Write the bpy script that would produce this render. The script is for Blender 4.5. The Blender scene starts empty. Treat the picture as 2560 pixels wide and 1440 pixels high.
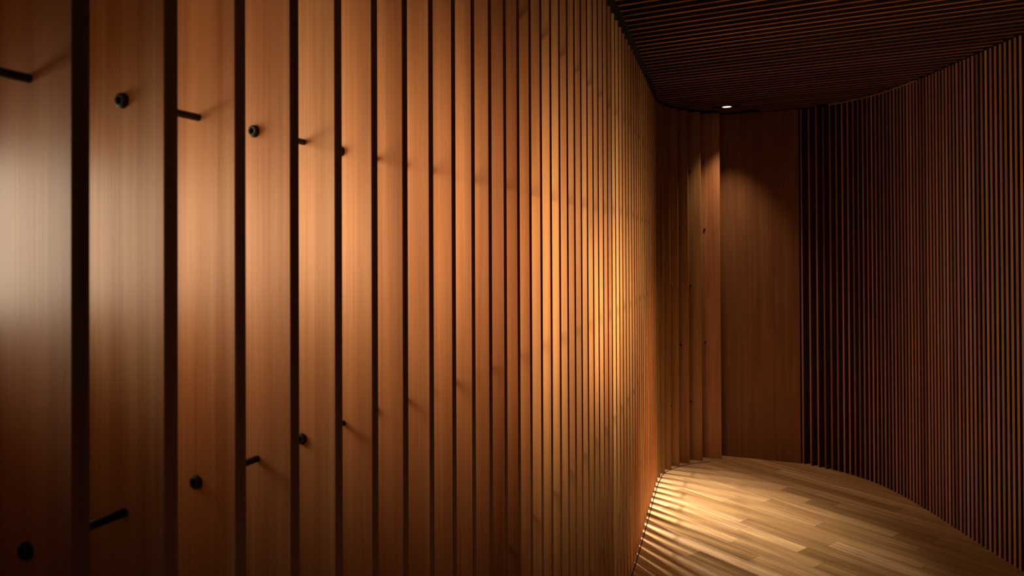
import bpy, bmesh, math, random
from mathutils import Vector, Matrix

random.seed(7)
S = bpy.context.scene
COL = S.collection
R = math.radians

# ------------------------------------------------------------------ camera
CAM_H = 1.5
FPX, PPY = 1740.0, 614.0                       # focal length and optical centre in pixels of 2560x1440
pitch, roll = 0.0077, -0.0045
F = Vector((0, math.cos(pitch), math.sin(pitch)))
U = Vector((0, -math.sin(pitch), math.cos(pitch)))
RT = Vector((1, 0, 0))
r2 = RT * math.cos(roll) + U * math.sin(roll)
u2 = -RT * math.sin(roll) + U * math.cos(roll)
cd = bpy.data.cameras.new('camera')
cd.sensor_width = 36.0
cd.lens = 36.0 * FPX / 2560.0
cd.shift_y = (PPY - 720.0) / 2560.0
cd.clip_start = 0.02
cd.dof.use_dof = True
cd.dof.focus_distance = 1.9
cd.dof.aperture_fstop = 6.5
cam = bpy.data.objects.new('camera', cd)
cam.matrix_world = Matrix(((r2.x, u2.x, -F.x, 0), (r2.y, u2.y, -F.y, 0), (r2.z, u2.z, -F.z, CAM_H), (0, 0, 0, 1)))
COL.objects.link(cam)
S.camera = cam

# ------------------------------------------------------------------ world, view
w = bpy.data.worlds.new('world')
S.world = w
w.use_nodes = True
w.node_tree.nodes['Background'].inputs['Color'].default_value = (0.034, 0.022, 0.026, 1)
w.node_tree.nodes['Background'].inputs['Strength'].default_value = 1.0
vs = S.view_settings
vs.view_transform = 'Standard'
vs.look = 'None'
vs.exposure = 0.0
vs.gamma = 1.0
vs.use_curve_mapping = False

# ------------------------------------------------------------------ plan of the room
# fins of the left wall stand in parallel planes: E2 runs along a fin (towards the room), N2 from fin to fin
FA = R(22)
E2 = Vector((math.cos(FA), -math.sin(FA), 0))
N2 = Vector((math.sin(FA), math.cos(FA), 0))
PITCH, Q0, FIN_T = 0.0941, 0.399, 0.0165
UF = [-0.5558, -0.5584, -0.5612, -0.5650, -0.5690, -0.5731, -0.5772, -0.5812, -0.5850, -0.5892, -0.5936, -0.5985, -0.6033, -0.6081,
      -0.6129, -0.6178, -0.6230, -0.6290, -0.6350, -0.6410, -0.6470, -0.6526, -0.6590, -0.6652, -0.6719, -0.6788, -0.6857, -0.6926,
      -0.6996, -0.7068, -0.7140, -0.7209, -0.7280, -0.7361, -0.7445, -0.7532, -0.7618, -0.7703, -0.7790, -0.7880, -0.7967, -0.8050,
      -0.8132, -0.8217, -0.8275, -0.8255, -0.8110, -0.7836, -0.7426, -0.6862, -0.6098, -0.4870]
def uf(k):
    if k < 0:
        return UF[0] - 0.0024 * k
    k = min(k, len(UF) - 1)
    i = int(k)
    j = min(i + 1, len(UF) - 1)
    return UF[i] + (UF[j] - UF[i]) * (k - i)
def P2(u, q, z=0.0):
    return E2 * u + N2 * q + Vector((0, 0, z))
H_FIN = 2.49
# fronts of the right-hand battens, from the plain end panel towards the camera
BAT = [(2.0346, 4.8889), (2.0721, 4.8502), (2.1071, 4.8131), (2.1395, 4.7772), (2.1692, 4.7422), (2.1962, 4.7081), (2.2206, 4.6745),
       (2.2424, 4.6414), (2.2617, 4.6086), (2.2788, 4.5761), (2.2938, 4.5437), (2.3069, 4.5116), (2.3182, 4.4795), (2.3279, 4.4476),
       (2.3363, 4.4158), (2.3434, 4.384), (2.3495, 4.3524), (2.3546, 4.3208), (2.359, 4.2893), (2.3626, 4.258), (2.3657, 4.2268),
       (2.3682, 4.1956), (2.3703, 4.1646), (2.3721, 4.1337), (2.3734, 4.1028), (2.3745, 4.0721), (2.3753, 4.0414), (2.3758, 4.0107),
       (2.3761, 3.98), (2.3761, 3.9492), (2.3758, 3.9184), (2.3754, 3.8874), (2.3747, 3.8562), (2.3739, 3.8249), (2.3729, 3.7932),
       (2.3718, 3.7613), (2.3705, 3.7291), (2.3692, 3.6965), (2.3679, 3.6636), (2.3667, 3.6303), (2.3655, 3.5967), (2.3644, 3.5628),
       (2.3636, 3.5287), (2.363, 3.4944), (2.3626, 3.4602), (2.3625, 3.4261), (2.3627, 3.3923), (2.363, 3.3585), (2.363, 3.3250),
       (2.363, 3.2915), (2.363, 3.2580), (2.363, 3.2245)]

# ------------------------------------------------------------------ lights
def area_between(name, a, b, z, h, facing, power, color, spread):
    """a rectangular lamp whose long side runs from a to b, shining along `facing`"""
    ld = bpy.data.lights.new(name, 'AREA')
    ld.shape = 'RECTANGLE'
    ld.size = (b - a).length
    ld.size_y = h
    ld.energy = power
    ld.color = color
    ld.spread = R(spread)
    zz = -facing.normalized()
    x = (b - a).normalized()
    x = (x - zz * x.dot(zz)).normalized()
    y = zz.cross(x)
    o = bpy.data.objects.new(name, ld)
    m = (a + b) / 2
    o.matrix_world = Matrix(((x.x, y.x, zz.x, m.x), (x.y, y.y, zz.y, m.y), (x.z, y.z, zz.z, z), (0, 0, 0, 1)))
    COL.objects.link(o)
    return o
def spot(name, loc, target, power, color, size, blend, radius):
    ld = bpy.data.lights.new(name, 'SPOT')
    ld.energy, ld.color, ld.spot_size, ld.spot_blend, ld.shadow_soft_size = power, color, size, blend, radius
    o = bpy.data.objects.new(name, ld)
    o.location = loc
    o.rotation_euler = (Vector(target) - Vector(loc)).to_track_quat('-Z', 'Y').to_euler()
    COL.objects.link(o)
    return o
# light strips in the cavity behind the left wall, shining out between the fins
# (from fin, to fin, distance behind the fronts at both ends, height, power, colour)
STRIPS = [(-2.8, 4.6, 0.235, 0.31, 1.52, 0.17, 74, 0.0, 1.48, (1.0, 0.86, 0.64)),
          (1.2, 9.4, 0.32, 0.44, 1.585, 0.42, 118, 0.0, 5.0, (1.0, 0.73, 0.48)),
          (5.6, 17.0, 0.42, 0.58, 1.50, 0.46, 134, 10.0, 8.0, (1.0, 0.63, 0.36)),
          (11.0, 22.0, 0.54, 0.68, 1.42, 0.64, 134, 28.0, 15.5, (1.0, 0.72, 0.40)),
          (18.0, 34.0, 0.60, 0.60, 1.27, 0.46, 128, 38.0, 15.5, (1.0, 0.69, 0.37))]
for i, (ka, kb, da, db, z, h, sp, turn, p, c) in enumerate(STRIPS):
    a = P2(uf(ka) - da, Q0 + PITCH * ka)
    b = P2(uf(kb) - db, Q0 + PITCH * kb)
    area_between('cavity_strip', a, b, z, h, E2 * math.cos(R(turn)) + N2 * math.sin(R(turn)), p, c, sp)
LAMP = Vector((1.491, 4.810, 2.492))
area_between('cavity_washer', P2(-1.98, Q0 + PITCH * 43.5), P2(-1.98, Q0 + PITCH * 48.0), 2.42, 0.12,
             Vector((0.94, -1.18, -2.42)), 19.0, (1.0, 0.79, 0.54), 37)
DOWN = spot('downlight_beam', LAMP - Vector((0, 0, 0.012)), LAMP - Vector((0, 0, 2)), 44.0, (1.0, 0.66, 0.38), R(72), 1.0, 0.03)

# ------------------------------------------------------------------ helpers
def mesh_obj(name, bm, mat, parent=None, smooth=False):
    me = bpy.data.meshes.new(name)
    bmesh.ops.recalc_face_normals(bm, faces=bm.faces)
    bm.to_mesh(me)
    bm.free()
    for m in (mat if isinstance(mat, (list, tuple)) else [mat]):
        me.materials.append(m)
    if smooth:
        for p in me.polygons:
            p.use_smooth = True
    o = bpy.data.objects.new(name, me)
    COL.objects.link(o)
    if parent:
        o.parent = parent
    return o
def tag(o, label, cat, group=None):
    o['kind'] = 'thing'
    o['label'] = label
    o['category'] = cat
    if group:
        o['group'] = group
    return o
def struct(o, label=None, cat=None):
    o['kind'] = 'structure'
    if label:
        o['label'] = label
        o['category'] = cat
    return o
def box(bm, lo, hi, bevel=0.0):
    vs_ = [bm.verts.new((x, y, z)) for x in (lo[0], hi[0]) for y in (lo[1], hi[1]) for z in (lo[2], hi[2])]
    fs = [(0, 1, 3, 2), (4, 6, 7, 5), (0, 4, 5, 1), (2, 3, 7, 6), (0, 2, 6, 4), (1, 5, 7, 3)]
    faces = [bm.faces.new([vs_[i] for i in f]) for f in fs]
    if bevel:
        es = list({e for f in faces for e in f.edges})
        bmesh.ops.bevel(bm, geom=es, offset=bevel, segments=2, affect='EDGES', profile=0.5)
def lathe(bm, prof, axis='Y', n=28, origin=(0, 0, 0)):
    """prof: (radius, distance along the axis); closed at both ends when the radius is 0"""
    rings = []
    for r, d in prof:
        ring = []
        for i in range(n if r > 1e-6 else 1):
            a = 2 * math.pi * i / n
            p = (r * math.cos(a), d, r * math.sin(a)) if axis == 'Y' else (r * math.cos(a), r * math.sin(a), d)
            ring.append(bm.verts.new(Vector(p) + Vector(origin)))
        rings.append(ring)
    for a, b in zip(rings, rings[1:]):
        for i in range(n):
            j = (i + 1) % n
            if len(a) == 1 and len(b) == 1:
                continue
            if len(a) == 1:
                bm.faces.new((a[0], b[j], b[i]))
            elif len(b) == 1:
                bm.faces.new((a[i], a[j], b[0]))
            else:
                bm.faces.new((a[i], a[j], b[j], b[i]))
ONES = ['', 'first', 'second', 'third', 'fourth', 'fifth', 'sixth', 'seventh', 'eighth', 'ninth', 'tenth', 'eleventh', 'twelfth',
        'thirteenth', 'fourteenth', 'fifteenth', 'sixteenth', 'seventeenth', 'eighteenth', 'nineteenth']
TENS = {2: 'twent', 3: 'thirt', 4: 'fort', 5: 'fift'}
def ordinal(n):
    if n < 20:
        return ONES[n]
    t, o = divmod(n, 10)
    return TENS[t] + 'ieth' if o == 0 else TENS[t] + 'y-' + ONES[o]

# ------------------------------------------------------------------ materials
def new_mat(name):
    m = bpy.data.materials.new(name)
    m.use_nodes = True
    nt = m.node_tree
    return m, nt, nt.nodes['Principled BSDF']
def wood(name, base, dark, rough=0.45, spec=0.4, grain_axis=2, use_obj_color=True, figure=0.35, streak=1.0):
    m, nt, b = new_mat(name)
    N, L = nt.nodes, nt.links
    tc = N.new('ShaderNodeTexCoord')
    oi = N.new('ShaderNodeObjectInfo')
    off = N.new('ShaderNodeVectorMath'); off.operation = 'SCALE'
    off.inputs[0].default_value = (3.1, 7.7, 11.3)
    L.new(oi.outputs['Random'], off.inputs['Scale'])
    add = N.new('ShaderNodeVectorMath'); add.operation = 'ADD'
    L.new(tc.outputs['Object'], add.inputs[0]); L.new(off.outputs[0], add.inputs[1])
    def mapped(s_along, s_across):
        mp = N.new('ShaderNodeMapping')
        sc = [s_across] * 3
        sc[grain_axis] = s_along
        mp.inputs['Scale'].default_value = sc
        L.new(add.outputs[0], mp.inputs['Vector'])
        return mp
    def noise(mp, scale, detail, rough_, dist=0.0):
        n = N.new('ShaderNodeTexNoise')
        n.inputs['Scale'].default_value = scale
        n.inputs['Detail'].default_value = detail
        n.inputs['Roughness'].default_value = rough_
        n.inputs['Distortion'].default_value = dist
        L.new(mp.outputs[0], n.inputs['Vector'])
        return n
    broad = noise(mapped(0.9, 34.0), 1.0, 3.0, 0.55, 0.3)
    fine = noise(mapped(2.2, 330.0), 1.0, 3.0, 0.6)
    cloud = noise(mapped(2.6, 14.0), 1.0, 2.0, 0.5)
    mix1 = N.new('ShaderNodeMix'); mix1.data_type = 'FLOAT'
    mix1.inputs['Factor'].default_value = 0.28
    L.new(broad.outputs['Fac'], mix1.inputs['A']); L.new(fine.outputs['Fac'], mix1.inputs['B'])
    mix2 = N.new('ShaderNodeMix'); mix2.data_type = 'FLOAT'
    mix2.inputs['Factor'].default_value = figure * 0.6
    L.new(mix1.outputs['Result'], mix2.inputs['A']); L.new(cloud.outputs['Fac'], mix2.inputs['B'])
    ramp = N.new('ShaderNodeValToRGB')
    ramp.color_ramp.elements[0].position = 0.5 - 0.13 / streak
    ramp.color_ramp.elements[0].color = (*dark, 1)
    ramp.color_ramp.elements[1].position = 0.5 + 0.11 / streak
    ramp.color_ramp.elements[1].color = (*base, 1)
    L.new(mix2.outputs['Result'], ramp.inputs['Fac'])
    out = ramp.outputs['Color']
    if use_obj_color:
        mul = N.new('ShaderNodeMix'); mul.data_type = 'RGBA'; mul.blend_type = 'MULTIPLY'
        mul.inputs['Factor'].default_value = 1.0
        L.new(out, mul.inputs['A']); L.new(oi.outputs['Color'], mul.inputs['B'])
        out = mul.outputs['Result']
    L.new(out, b.inputs['Base Color'])
    bp = N.new('ShaderNodeBump')
    bp.inputs['Strength'].default_value = 0.08
    bp.inputs['Distance'].default_value = 0.001
    L.new(fine.outputs['Fac'], bp.inputs['Height'])
    L.new(bp.outputs['Normal'], b.inputs['Normal'])
    b.inputs['Roughness'].default_value = rough
    b.inputs['Specular IOR Level'].default_value = spec
    return m
def plain(name, color, rough=0.6, spec=0.3, metal=0.0):
    m, nt, b = new_mat(name)
    n = nt.nodes.new('ShaderNodeTexNoise')
    n.inputs['Scale'].default_value = 60
    tc = nt.nodes.new('ShaderNodeTexCoord')
    nt.links.new(tc.outputs['Object'], n.inputs['Vector'])
    r = nt.nodes.new('ShaderNodeValToRGB')
    r.color_ramp.elements[0].color = (*[c * 0.85 for c in color], 1)
    r.color_ramp.elements[1].color = (*[min(1, c * 1.12) for c in color], 1)
    nt.links.new(n.outputs['Fac'], r.inputs['Fac'])
    nt.links.new(r.outputs['Color'], b.inputs['Base Color'])
    b.inputs['Roughness'].default_value = rough
    b.inputs['Specular IOR Level'].default_value = spec
    b.inputs['Metallic'].default_value = metal
    return m
M_FIN = wood('fin_wood', (0.66, 0.40, 0.205), (0.43, 0.22, 0.095), rough=0.45, spec=0.32)
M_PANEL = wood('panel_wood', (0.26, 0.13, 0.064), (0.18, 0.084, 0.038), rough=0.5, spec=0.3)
M_BAT = wood('batten_wood', (0.46, 0.23, 0.12), (0.30, 0.14, 0.07), rough=0.5, spec=0.3)
M_SLAT = wood('slat_wood', (0.36, 0.17, 0.095), (0.24, 0.105, 0.055), rough=0.55, spec=0.25, grain_axis=0)
M_SHADE = wood('shaded_side_wood', (0.055, 0.032, 0.026), (0.036, 0.021, 0.018), rough=0.6, spec=0.2, use_obj_color=False)  # near-black wood that paints in the shade between battens and slats
M_BLACK = plain('black_felt', (0.012, 0.010, 0.010), 0.9, 0.1)
M_STEEL = plain('black_steel', (0.012, 0.012, 0.013), 0.5, 0.3)
M_RUBBER = plain('black_rubber', (0.014, 0.014, 0.015), 0.6, 0.25)
M_BACK = plain('dark_backing', (0.035, 0.018, 0.012), 0.9, 0.1)
M_TRIM = plain('trim_wood', (0.42, 0.24, 0.13), 0.5, 0.3)

# ------------------------------------------------------------------ floor: strip parquet, one mesh
def floor_mat():
    m, nt, b = new_mat('parquet')
    N, L = nt.nodes, nt.links
    at = N.new('ShaderNodeVertexColor'); at.layer_name = 'tint'
    uv = N.new('ShaderNodeUVMap'); uv.uv_map = 'UVMap'
    def noise(sx, sy, det, dist=0.0):
        mp = N.new('ShaderNodeMapping')
        mp.inputs['Scale'].default_value = (sx, sy, 1)
        L.new(uv.outputs[0], mp.inputs['Vector'])
        n = N.new('ShaderNodeTexNoise')
        n.inputs['Scale'].default_value = 1
        n.inputs['Detail'].default_value = det
        n.inputs['Distortion'].default_value = dist
        L.new(mp.outputs[0], n.inputs['Vector'])
        return n
    n1 = noise(1.6, 46, 4, 0.6)
    n2 = noise(9, 260, 3)
    mx = N.new('ShaderNodeMix'); mx.data_type = 'FLOAT'
    mx.inputs['Factor'].default_value = 0.3
    L.new(n1.outputs['Fac'], mx.inputs['A']); L.new(n2.outputs['Fac'], mx.inputs['B'])
    r = N.new('ShaderNodeValToRGB')
    r.color_ramp.elements[0].position = 0.30
    r.color_ramp.elements[0].color = (0.40, 0.238, 0.125, 1)
    r.color_ramp.elements[1].position = 0.66
    r.color_ramp.elements[1].color = (0.76, 0.54, 0.335, 1)
    L.new(mx.outputs['Result'], r.inputs['Fac'])
    mul = N.new('ShaderNodeMix'); mul.data_type = 'RGBA'; mul.blend_type = 'MULTIPLY'
    mul.inputs['Factor'].default_value = 1
    L.new(r.outputs['Color'], mul.inputs['A']); L.new(at.outputs['Color'], mul.inputs['B'])
    L.new(mul.outputs['Result'], b.inputs['Base Color'])
    b.inputs['Roughness'].default_value = 0.42
    b.inputs['Specular IOR Level'].default_value = 0.35
    return m
PA = R(53.5)
SA = Vector((math.cos(PA), -math.sin(PA), 0))
WA = Vector((math.sin(PA), math.cos(PA), 0))
PW, PW0 = 0.093, 2.819
# joints seen in the picture: row (counted from PW0) -> positions along the row, tints of the planks between them
JOINTS = {-1: ([-3.30, -2.243, -1.35], [0.95, 0.86, 0.55, 0.8]),
          0: ([-3.05, -1.45], [0.9, 1.12, 0.75]),
          1: ([-3.2, -2.035, -1.1], [0.95, 0.62, 0.80, 0.7]),
          2: ([-3.6, -2.215, -1.2], [0.9, 0.93, 0.78, 0.7]),
          3: ([-2.75, -1.805, -0.8], [0.98, 0.72, 0.6, 0.7]),
          4: ([-2.29, -1.946, -1.0], [0.95, 0.98, 0.55, 0.7]),
          5: ([-3.1, -2.35, -1.3], [1.0, 0.88, 0.62, 0.7]),
          6: ([-2.9, -1.897, -1.0], [0.92, 0.72, 0.92, 0.8]),
          7: ([-2.6, -1.5], [0.95, 0.78, 0.7]),
          8: ([-3.0, -2.07, -1.2], [0.85, 0.86, 0.68, 0.8]),
          9: ([-2.45, -1.6], [0.92, 0.74, 0.66]),
          10: ([-2.8, -1.75], [0.85, 0.9, 0.7]),
          11: ([-3.2, -2.3, -1.6], [0.8, 0.9, 0.62, 0.7]),
          12: ([-2.51, -2.17, -1.3], [0.95, 0.64, 0.8, 0.7]),
          -2: ([-2.9, -1.9], [0.95, 0.98, 0.8])}
bm = bmesh.new()
uvl = bm.loops.layers.uv.new('UVMap')
cl = bm.loops.layers.float_color.new('tint')
rnd = random.Random(21)
for row in range(-44, 34):
    w0 = PW0 + row * PW
    if row in JOINTS:
        js, ts = JOINTS[row]
    else:
        s, js = -4.2 - rnd.random(), []
        while s < 2.5:
            s += rnd.uniform(0.7, 1.35)
            js.append(s)
        ts = [rnd.uniform(0.68, 1.02) for _ in range(len(js) + 1)]
    ed = [-5.8] + list(js) + [3.2]
    for i in range(len(ed) - 1):
        a, c = ed[i] + 0.0006, ed[i + 1] - 0.0006
        if c - a < 0.01:
            continue
        lo, hi = w0 + 0.0004, w0 + PW - 0.0004
        cs = [(a, lo), (c, lo), (c, hi), (a, hi)]
        f = bm.faces.new([bm.verts.new(SA * s_ + WA * w_) for s_, w_ in cs])
        ou, ov = rnd.uniform(0, 50), rnd.uniform(0, 9)
        t = min(1.1, 1.04 * ts[min(i, len(ts) - 1)] ** 1.45)
        hue = rnd.uniform(-0.05, 0.05)
        for l, (s_, w_) in zip(f.loops, cs):
            l[uvl].uv = (s_ + ou, w_ + ov)
            l[cl] = (t * (1 + 0.2 * (1 - t)), t, t * (0.95 + hue - 0.35 * (1 - t)), 1)
        f.material_index = 0
# dark bed under the planks, seen in the joints
f = bm.faces.new([bm.verts.new((x, y, -0.002)) for x, y in ((-5, -4), (6, -4), (6, 8), (-5, 8))])
f.material_index = 1
floor = mesh_obj('floor', bm, [floor_mat(), M_BACK])
struct(floor)

# ------------------------------------------------------------------ left wall: fins, bolts, rods
def fin_bm(depth):
    bm = bmesh.new()
    box(bm, (-depth, 0, 0), (0, FIN_T, H_FIN), 0.0009)
    return bm
def place(o, k):
    o.matrix_world = Matrix(((E2.x, N2.x, 0, 0), (E2.y, N2.y, 0, 0), (0, 0, 1, 0), (0, 0, 0, 1)))
    o.location = P2(uf(k), Q0 + PITCH * k)
fin_short = fin_bm(0.14)
fin_proto = mesh_obj('timber_fin', fin_short, M_FIN)
fin_mid = mesh_obj('timber_fin', fin_bm(0.118), M_FIN)
fin_less = mesh_obj('timber_fin', fin_bm(0.094), M_FIN)
fin_slim = mesh_obj('timber_fin', fin_bm(0.07), M_FIN)
fin_deep = mesh_obj('timber_fin', fin_bm(0.28), M_FIN)
# bolt: domed washer, head with a hexagonal recess; rod from the back of this fin to the next
bm = bmesh.new()
lathe(bm, [(0.0030, -0.0012), (0.0034, -0.0050), (0.0052, -0.0052), (0.0070, -0.0042), (0.0077, -0.0022), (0.0077, 0.0003), (0, 0.0003)])
lathe(bm, [(0, -0.0012), (0.0032, -0.0012)], n=6)
bolt_proto = mesh_obj('bolt_head', bm, M_RUBBER, smooth=False)
bm = bmesh.new()
lathe(bm, [(0, 0), (0.0041, 0), (0.0041, PITCH - FIN_T - 0.0006), (0, PITCH - FIN_T - 0.0006)], n=20)
rod_proto = mesh_obj('spacer_rod', bm, M_STEEL, smooth=False)
ROWS = [(0.417, 1), (0.831, 1), (1.245, 0), (1.650, 1), (2.062, 0)]      # height, parity of the fin that carries the head
ROWS[0] = (0.417, 0)
TINT = {0: (.60, .58, .60), 1: (1.08, 1.07, 1.07), 2: (1.04, 1.02, .98), 3: (.93, .87, .83), 4: (1.06, 1.05, 1.0), 5: (1.0, .96, .9), 6: (1.0, .94, .86),  # first entry darkened to paint in the weaker light on that fin
        7: (1.0, .95, .86), 8: (.96, .86, .76), 9: (1.0, .9, .78), 10: (1.0, .9, .78), 11: (.95, .82, .72), 12: (.96, .85, .74), 13: (1.02, .92, .8),
        14: (1.0, .92, .8), 15: (1.02, .95, .8), 16: (1.1, 1.08, .92), 17: (1.08, 1.05, .9), 18: (1.0, .94, .82), 19: (1.0, .9, .78), 20: (.98, .88, .76),
        21: (1.1, 1.05, .85), 22: (1.0, .9, .74), 23: (1.0, .92, .8), 24: (.98, .85, .72), 25: (.98, .85, .74), 26: (1.12, 1.08, .9), 27: (1.16, 1.14, .98),
        28: (1.0, .88, .72), 29: (1.0, .9, .76), 30: (1.06, .98, .82), 31: (1.04, .96, .8)}
LOOK = {0: 'broad blurred timber fin cut off by the left photo edge, pale sheen at mid height',
        1: 'second timber fin from the left photo edge, with a black bolt head near its top',
        2: 'third timber fin from the left photo edge, bolt head low down, rod high up',
        3: 'fourth timber fin from the left photo edge, bolt head by its left side high up'}
fins = []
GROUP_F = 'upright timber fins of the left wall'
for k in range(-2, 52):
    src = fin_deep if k >= 48 else fin_slim if k >= 25 else fin_less if k >= 19 else fin_mid if k >= 12 else fin_proto
    first = k in (-2, 12, 19, 25, 48)
    o = src if first else src.copy()
    if not first:
        COL.objects.link(o)
    place(o, k)
    rr = random.Random(900 + k)
    t = TINT.get(k, (rr.uniform(.9, 1.06), rr.uniform(.82, .96), rr.uniform(.68, .84)))
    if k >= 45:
        t = tuple(c * 0.74 for c in t)                 # far-corner shade put into the fin colour
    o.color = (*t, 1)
    if k < 0:
        lab = 'timber fin just outside the left photo edge, ' + ('nearest the camera' if k == -2 else 'holding the rod that enters at top left')
    elif k in LOOK:
        lab = LOOK[k]
    elif k < 43:
        lab = 'upright timber fin of the left wall, %s from the left photo edge' % ordinal(k + 1)
    elif k < 51:
        lab = 'upright timber fin in the far corner, %s to the left of the plain end panel' % ordinal(52 - k)
    else:
        lab = 'downlit timber fin with two dark bolt heads, directly left of the plain end panel'
    tag(o, lab, 'wall fin', GROUP_F)
    for z, par in ROWS:
        if (k - par) % 2 == 0 and k < 51 or (k == 51 and z in (0.831, 1.650)):
            du = -0.0545 if k < 50 else (-0.075 if k == 50 else -0.108)
            h = bolt_proto.copy(); COL.objects.link(h)
            h.parent = o
            h.location = (du, 0.0, z)
            r = rod_proto.copy(); COL.objects.link(r)
            r.parent = o
            r.location = (du, FIN_T, z)
    fins.append(o)
for p in (bolt_proto, rod_proto):
    bpy.data.objects.remove(p)

# ------------------------------------------------------------------ plain end panel: three boards in the far plane
QP = Q0 + PITCH * 52
ub = [-0.82, -0.500, -0.312, -0.134, 0.040]
names = ['plain end panel board hidden mostly behind the corner fins', 'plain end panel board, left of three, beside the last fin',
         'plain end panel board, middle of three', 'plain end panel board, right of three, beside the thin battens']
for i in range(4):
    bm = bmesh.new()
    wd = ub[i + 1] - ub[i]
    box(bm, (0.0002, 0, 0), (wd - 0.0002, 0.022, H_FIN), 0.0005)
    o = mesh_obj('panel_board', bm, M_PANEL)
    o.matrix_world = Matrix(((E2.x, N2.x, 0, 0), (E2.y, N2.y, 0, 0), (0, 0, 1, 0), (0, 0, 0, 1)))
    o.location = P2(ub[i], QP + (0.0, 0.0, 0.001, 0.002)[i])
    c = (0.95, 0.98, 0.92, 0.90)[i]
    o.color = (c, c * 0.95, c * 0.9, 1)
    tag(o, names[i], 'wall board', 'boards of the plain end panel')

# ------------------------------------------------------------------ right wall: thin battens on a dark backing
bm = bmesh.new()
BT, BD = 0.0165, 0.062
box(bm, (0, -BT / 2, 0), (BD, BT / 2, H_FIN), 0.0012)
bmesh.ops.recalc_face_normals(bm, faces=bm.faces)
bm.normal_update()
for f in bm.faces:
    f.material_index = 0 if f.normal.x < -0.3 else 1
bat0 = mesh_obj('timber_batten', bm, [M_BAT, M_SHADE])           # natural front edge, sides darkened in place of shade
for i, (x, y) in enumerate(BAT):
    o = bat0 if i == 0 else bat0.copy()
    if i:
        COL.objects.link(o)
    a = R(-10 + 10 * min(1, i / 16))
    d, n = Vector((math.cos(a), -math.sin(a), 0)), Vector((math.sin(a), math.cos(a), 0))
    o.matrix_world = Matrix(((d.x, n.x, 0, x), (d.y, n.y, 0, y), (0, 0, 1, 0), (0, 0, 0, 1)))
    rr = random.Random(300 + i)
    b = rr.choice((0.62, 0.75, 0.85, 0.95, 1.0, 1.15))
    if i in (6, 12, 22, 23, 34, 37, 39, 44): b = 1.2
    o.color = (b, b * rr.uniform(.86, 1.0), b * rr.uniform(.8, .98), 1)
    if i == 0:
        lab = 'slim dark batten touching the right edge of the plain end panel'
    else:
        lab = 'slim dark batten of the right wall, %s right of the plain end panel' % ordinal(i + 1)
    tag(o, lab, 'batten', 'slim battens of the right wall')

# ------------------------------------------------------------------ ceiling: slats under a black void
CA = R(26)
CE = Vector((math.cos(CA), -math.sin(CA), 0))
CN = Vector((math.sin(CA), math.cos(CA), 0))
CP, CT, CH = 0.0643, 0.017, 0.108
Z_SLAT = 2.492
# outline of the ceiling (fin fronts, end panel, batten fronts) shrunk by a small open joint
left = [P2(uf(k) + (0.026 if k < 43 else 0.012), Q0 + PITCH * k + (0 if k < 44 else -0.012)) for k in range(-4, 52)]
panel = [P2(ub[1] + 0.0, QP - 0.03), P2(ub[4] - 0.02, QP - 0.03)]
right = [Vector((x - 0.012, y - 0.004, 0)) for x, y in BAT] + [Vector((2.351, 2.6, 0)), Vector((2.351, 1.2, 0))]
poly = left + panel + right
def clip(q):
    ts = []
    for a, b in zip(poly, poly[1:] + poly[:1]):
        qa, qb = a.dot(CN) - q, b.dot(CN) - q
        if (qa < 0) != (qb < 0):
            p = a.lerp(b, qa / (qa - qb))
            ts.append(p.dot(CE))
    ts.sort()
    return ts
lamp_q, lamp_s = LAMP.dot(CN), LAMP.dot(CE)
def slat_mesh(length):
    bm = bmesh.new()
    box(bm, (0, -CT / 2, 0), (length, CT / 2, CH), 0.0008)
    bmesh.ops.recalc_face_normals(bm, faces=bm.faces)
    bm.normal_update()
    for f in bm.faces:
        f.material_index = 0 if f.normal.z < -0.3 else 1  # wood underside, the other faces carry the painted shade
    return bm
jl = int(round((lamp_q - 2.55) / CP))
q_first = lamp_q - jl * CP
n_sl = 0
for j in range(0, 60):
    q = q_first + j * CP
    ts = clip(q)
    if len(ts) < 2 or ts[-1] - ts[0] < 0.06:
        continue
    segs = [(ts[0], ts[-1])]
    if j == jl:
        segs = [(ts[0], lamp_s - 0.092), (lamp_s + 0.092, ts[-1])]
    for si, (a, b) in enumerate(segs):
        o = mesh_obj('ceiling_slat', slat_mesh(b - a), [M_SLAT, M_SHADE])
        p = CE * a + CN * q
        o.matrix_world = Matrix(((CE.x, CN.x, 0, p.x), (CE.y, CN.y, 0, p.y), (0, 0, 1, Z_SLAT), (0, 0, 0, 1)))
        rr = random.Random(50 + j)
        c = rr.choice((0.6, 0.8, 0.9, 1.0, 1.25))
        o.color = (c, c * 0.95, c * 0.92, 1)
        if j == jl:
            lab = 'dark wooden ceiling slat ending at the %s side of the round downlight' % ('left' if si == 0 else 'right')
        elif j < jl:
            lab = 'dark wooden ceiling slat, %s in front of the round downlight' % ordinal(jl - j)
        else:
            lab = 'dark wooden ceiling slat, %s behind the round downlight' % ordinal(j - jl)
        tag(o, lab, 'ceiling slat', 'parallel slats of the ceiling')

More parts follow.
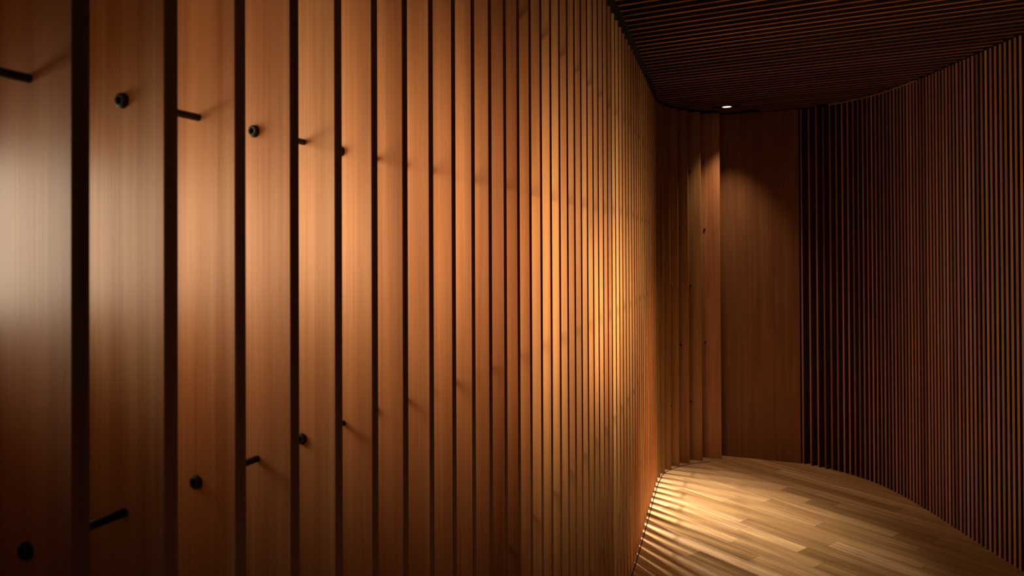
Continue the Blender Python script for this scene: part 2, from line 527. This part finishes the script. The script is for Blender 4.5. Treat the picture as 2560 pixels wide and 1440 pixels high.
# downlight sunk between the slats
dl = bpy.data.objects.new('downlight', None)
dl.location = LAMP
dl.rotation_euler = (0, 0, -CA)
COL.objects.link(dl)
tag(dl, 'small round glowing downlight sunk between the ceiling slats near the far corner', 'ceiling light')
bm = bmesh.new()
box(bm, (-0.088, -0.024, 0.010), (0.088, 0.024, 0.030), 0.001)
mesh_obj('mounting_plate', bm, M_BLACK, dl)['label'] = 'black plate across the slot'
bm = bmesh.new()
lathe(bm, [(0.0335, 0.012), (0.0385, 0.012), (0.0385, -0.004), (0.0345, -0.004), (0.0335, 0.012)], axis='Z', n=40)
mesh_obj('trim_ring', bm, M_STEEL, dl, True)
m, nt, b = new_mat('lamp_lens')
b.inputs['Base Color'].default_value = (0.9, 0.85, 0.8, 1)
b.inputs['Emission Color'].default_value = (1.0, 0.93, 0.86, 1)
b.inputs['Emission Strength'].default_value = 1.6
bm = bmesh.new()
lathe(bm, [(0, -0.0025), (0.018, -0.0022), (0.030, -0.0008), (0.0335, 0.001), (0.0335, 0.006), (0, 0.006)], axis='Z', n=40)
mesh_obj('lens', bm, m, dl, True)['label'] = 'bright white lens'

# ------------------------------------------------------------------ shell behind the timber
bm = bmesh.new()
box(bm, (-3.2, -1.6, 2.60), (3.6, 7.0, 2.66))
struct(mesh_obj('ceiling', bm, M_BLACK))
def ribbon(pts, z0, z1, thick, side):
    """an upright band along pts, thick to the given side"""
    bm = bmesh.new()
    rows = []
    for i, p in enumerate(pts):
        t = (pts[min(i + 1, len(pts) - 1)] - pts[max(i - 1, 0)]).normalized()
        n = Vector((-t.y, t.x, 0)) * side
        q = p + n * thick
        rows.append([bm.verts.new((a.x, a.y, z)) for a, z in ((p, z0), (p, z1), (q, z1), (q, z0))])
    for a, b in zip(rows, rows[1:]):
        for i in range(4):
            j = (i + 1) % 4
            bm.faces.new((a[i], a[j], b[j], b[i]))
    bm.faces.new(rows[0][::-1]); bm.faces.new(rows[-1])
    return bm
# backing of the right wall follows the batten backs
back = []
for i, (x, y) in enumerate(BAT):
    a = R(-10 + 10 * min(1, i / 16))
    back.append(Vector((x, y, 0)) + Vector((math.cos(a), -math.sin(a), 0)) * (BD + 0.004))
back += [Vector((2.43, 2.4, 0)), Vector((2.43, -1.5, 0))]
struct(mesh_obj('wall_right', ribbon(back, 0, 2.6, 0.05, 1), M_BACK))
# outer wall of the cavity behind the fins, and the wall behind the end panel
lw = [P2(-2.1, -1.6), P2(-2.1, 5.9)]
struct(mesh_obj('wall_left', ribbon(lw, 0, 2.6, 0.06, 1), M_BACK))
bw = [P2(-2.1, 5.9), P2(0.6, 5.9)]
struct(mesh_obj('wall_back', ribbon(bw, 0, 2.6, 0.06, 1), M_BACK))
# thin strips along the foot of both walls and the head of the right wall
lt = [P2(uf(k) + 0.008, Q0 + PITCH * k + 0.008) for k in range(8, 46)]
far = [(0.985, 4.640), (1.035, 4.725), (1.105, 4.800), (1.190, 4.862), (1.29, 4.915), (1.40, 4.945)]
lt2 = [p for p in lt] + [Vector((x, y, 0)) for x, y in far]
struct(mesh_obj('trim_1', ribbon(lt2, 0.0, 0.0025, 0.004, -1), M_STEEL))
rt = [Vector((x - 0.004, y - 0.003, 0)) for x, y in BAT[4:26]]
struct(mesh_obj('trim_2', ribbon(rt, 0.0, 0.006, 0.006, -1), M_TRIM))
struct(mesh_obj('trim_3', ribbon(rt, 2.484, 2.49, 0.006, -1), M_TRIM))
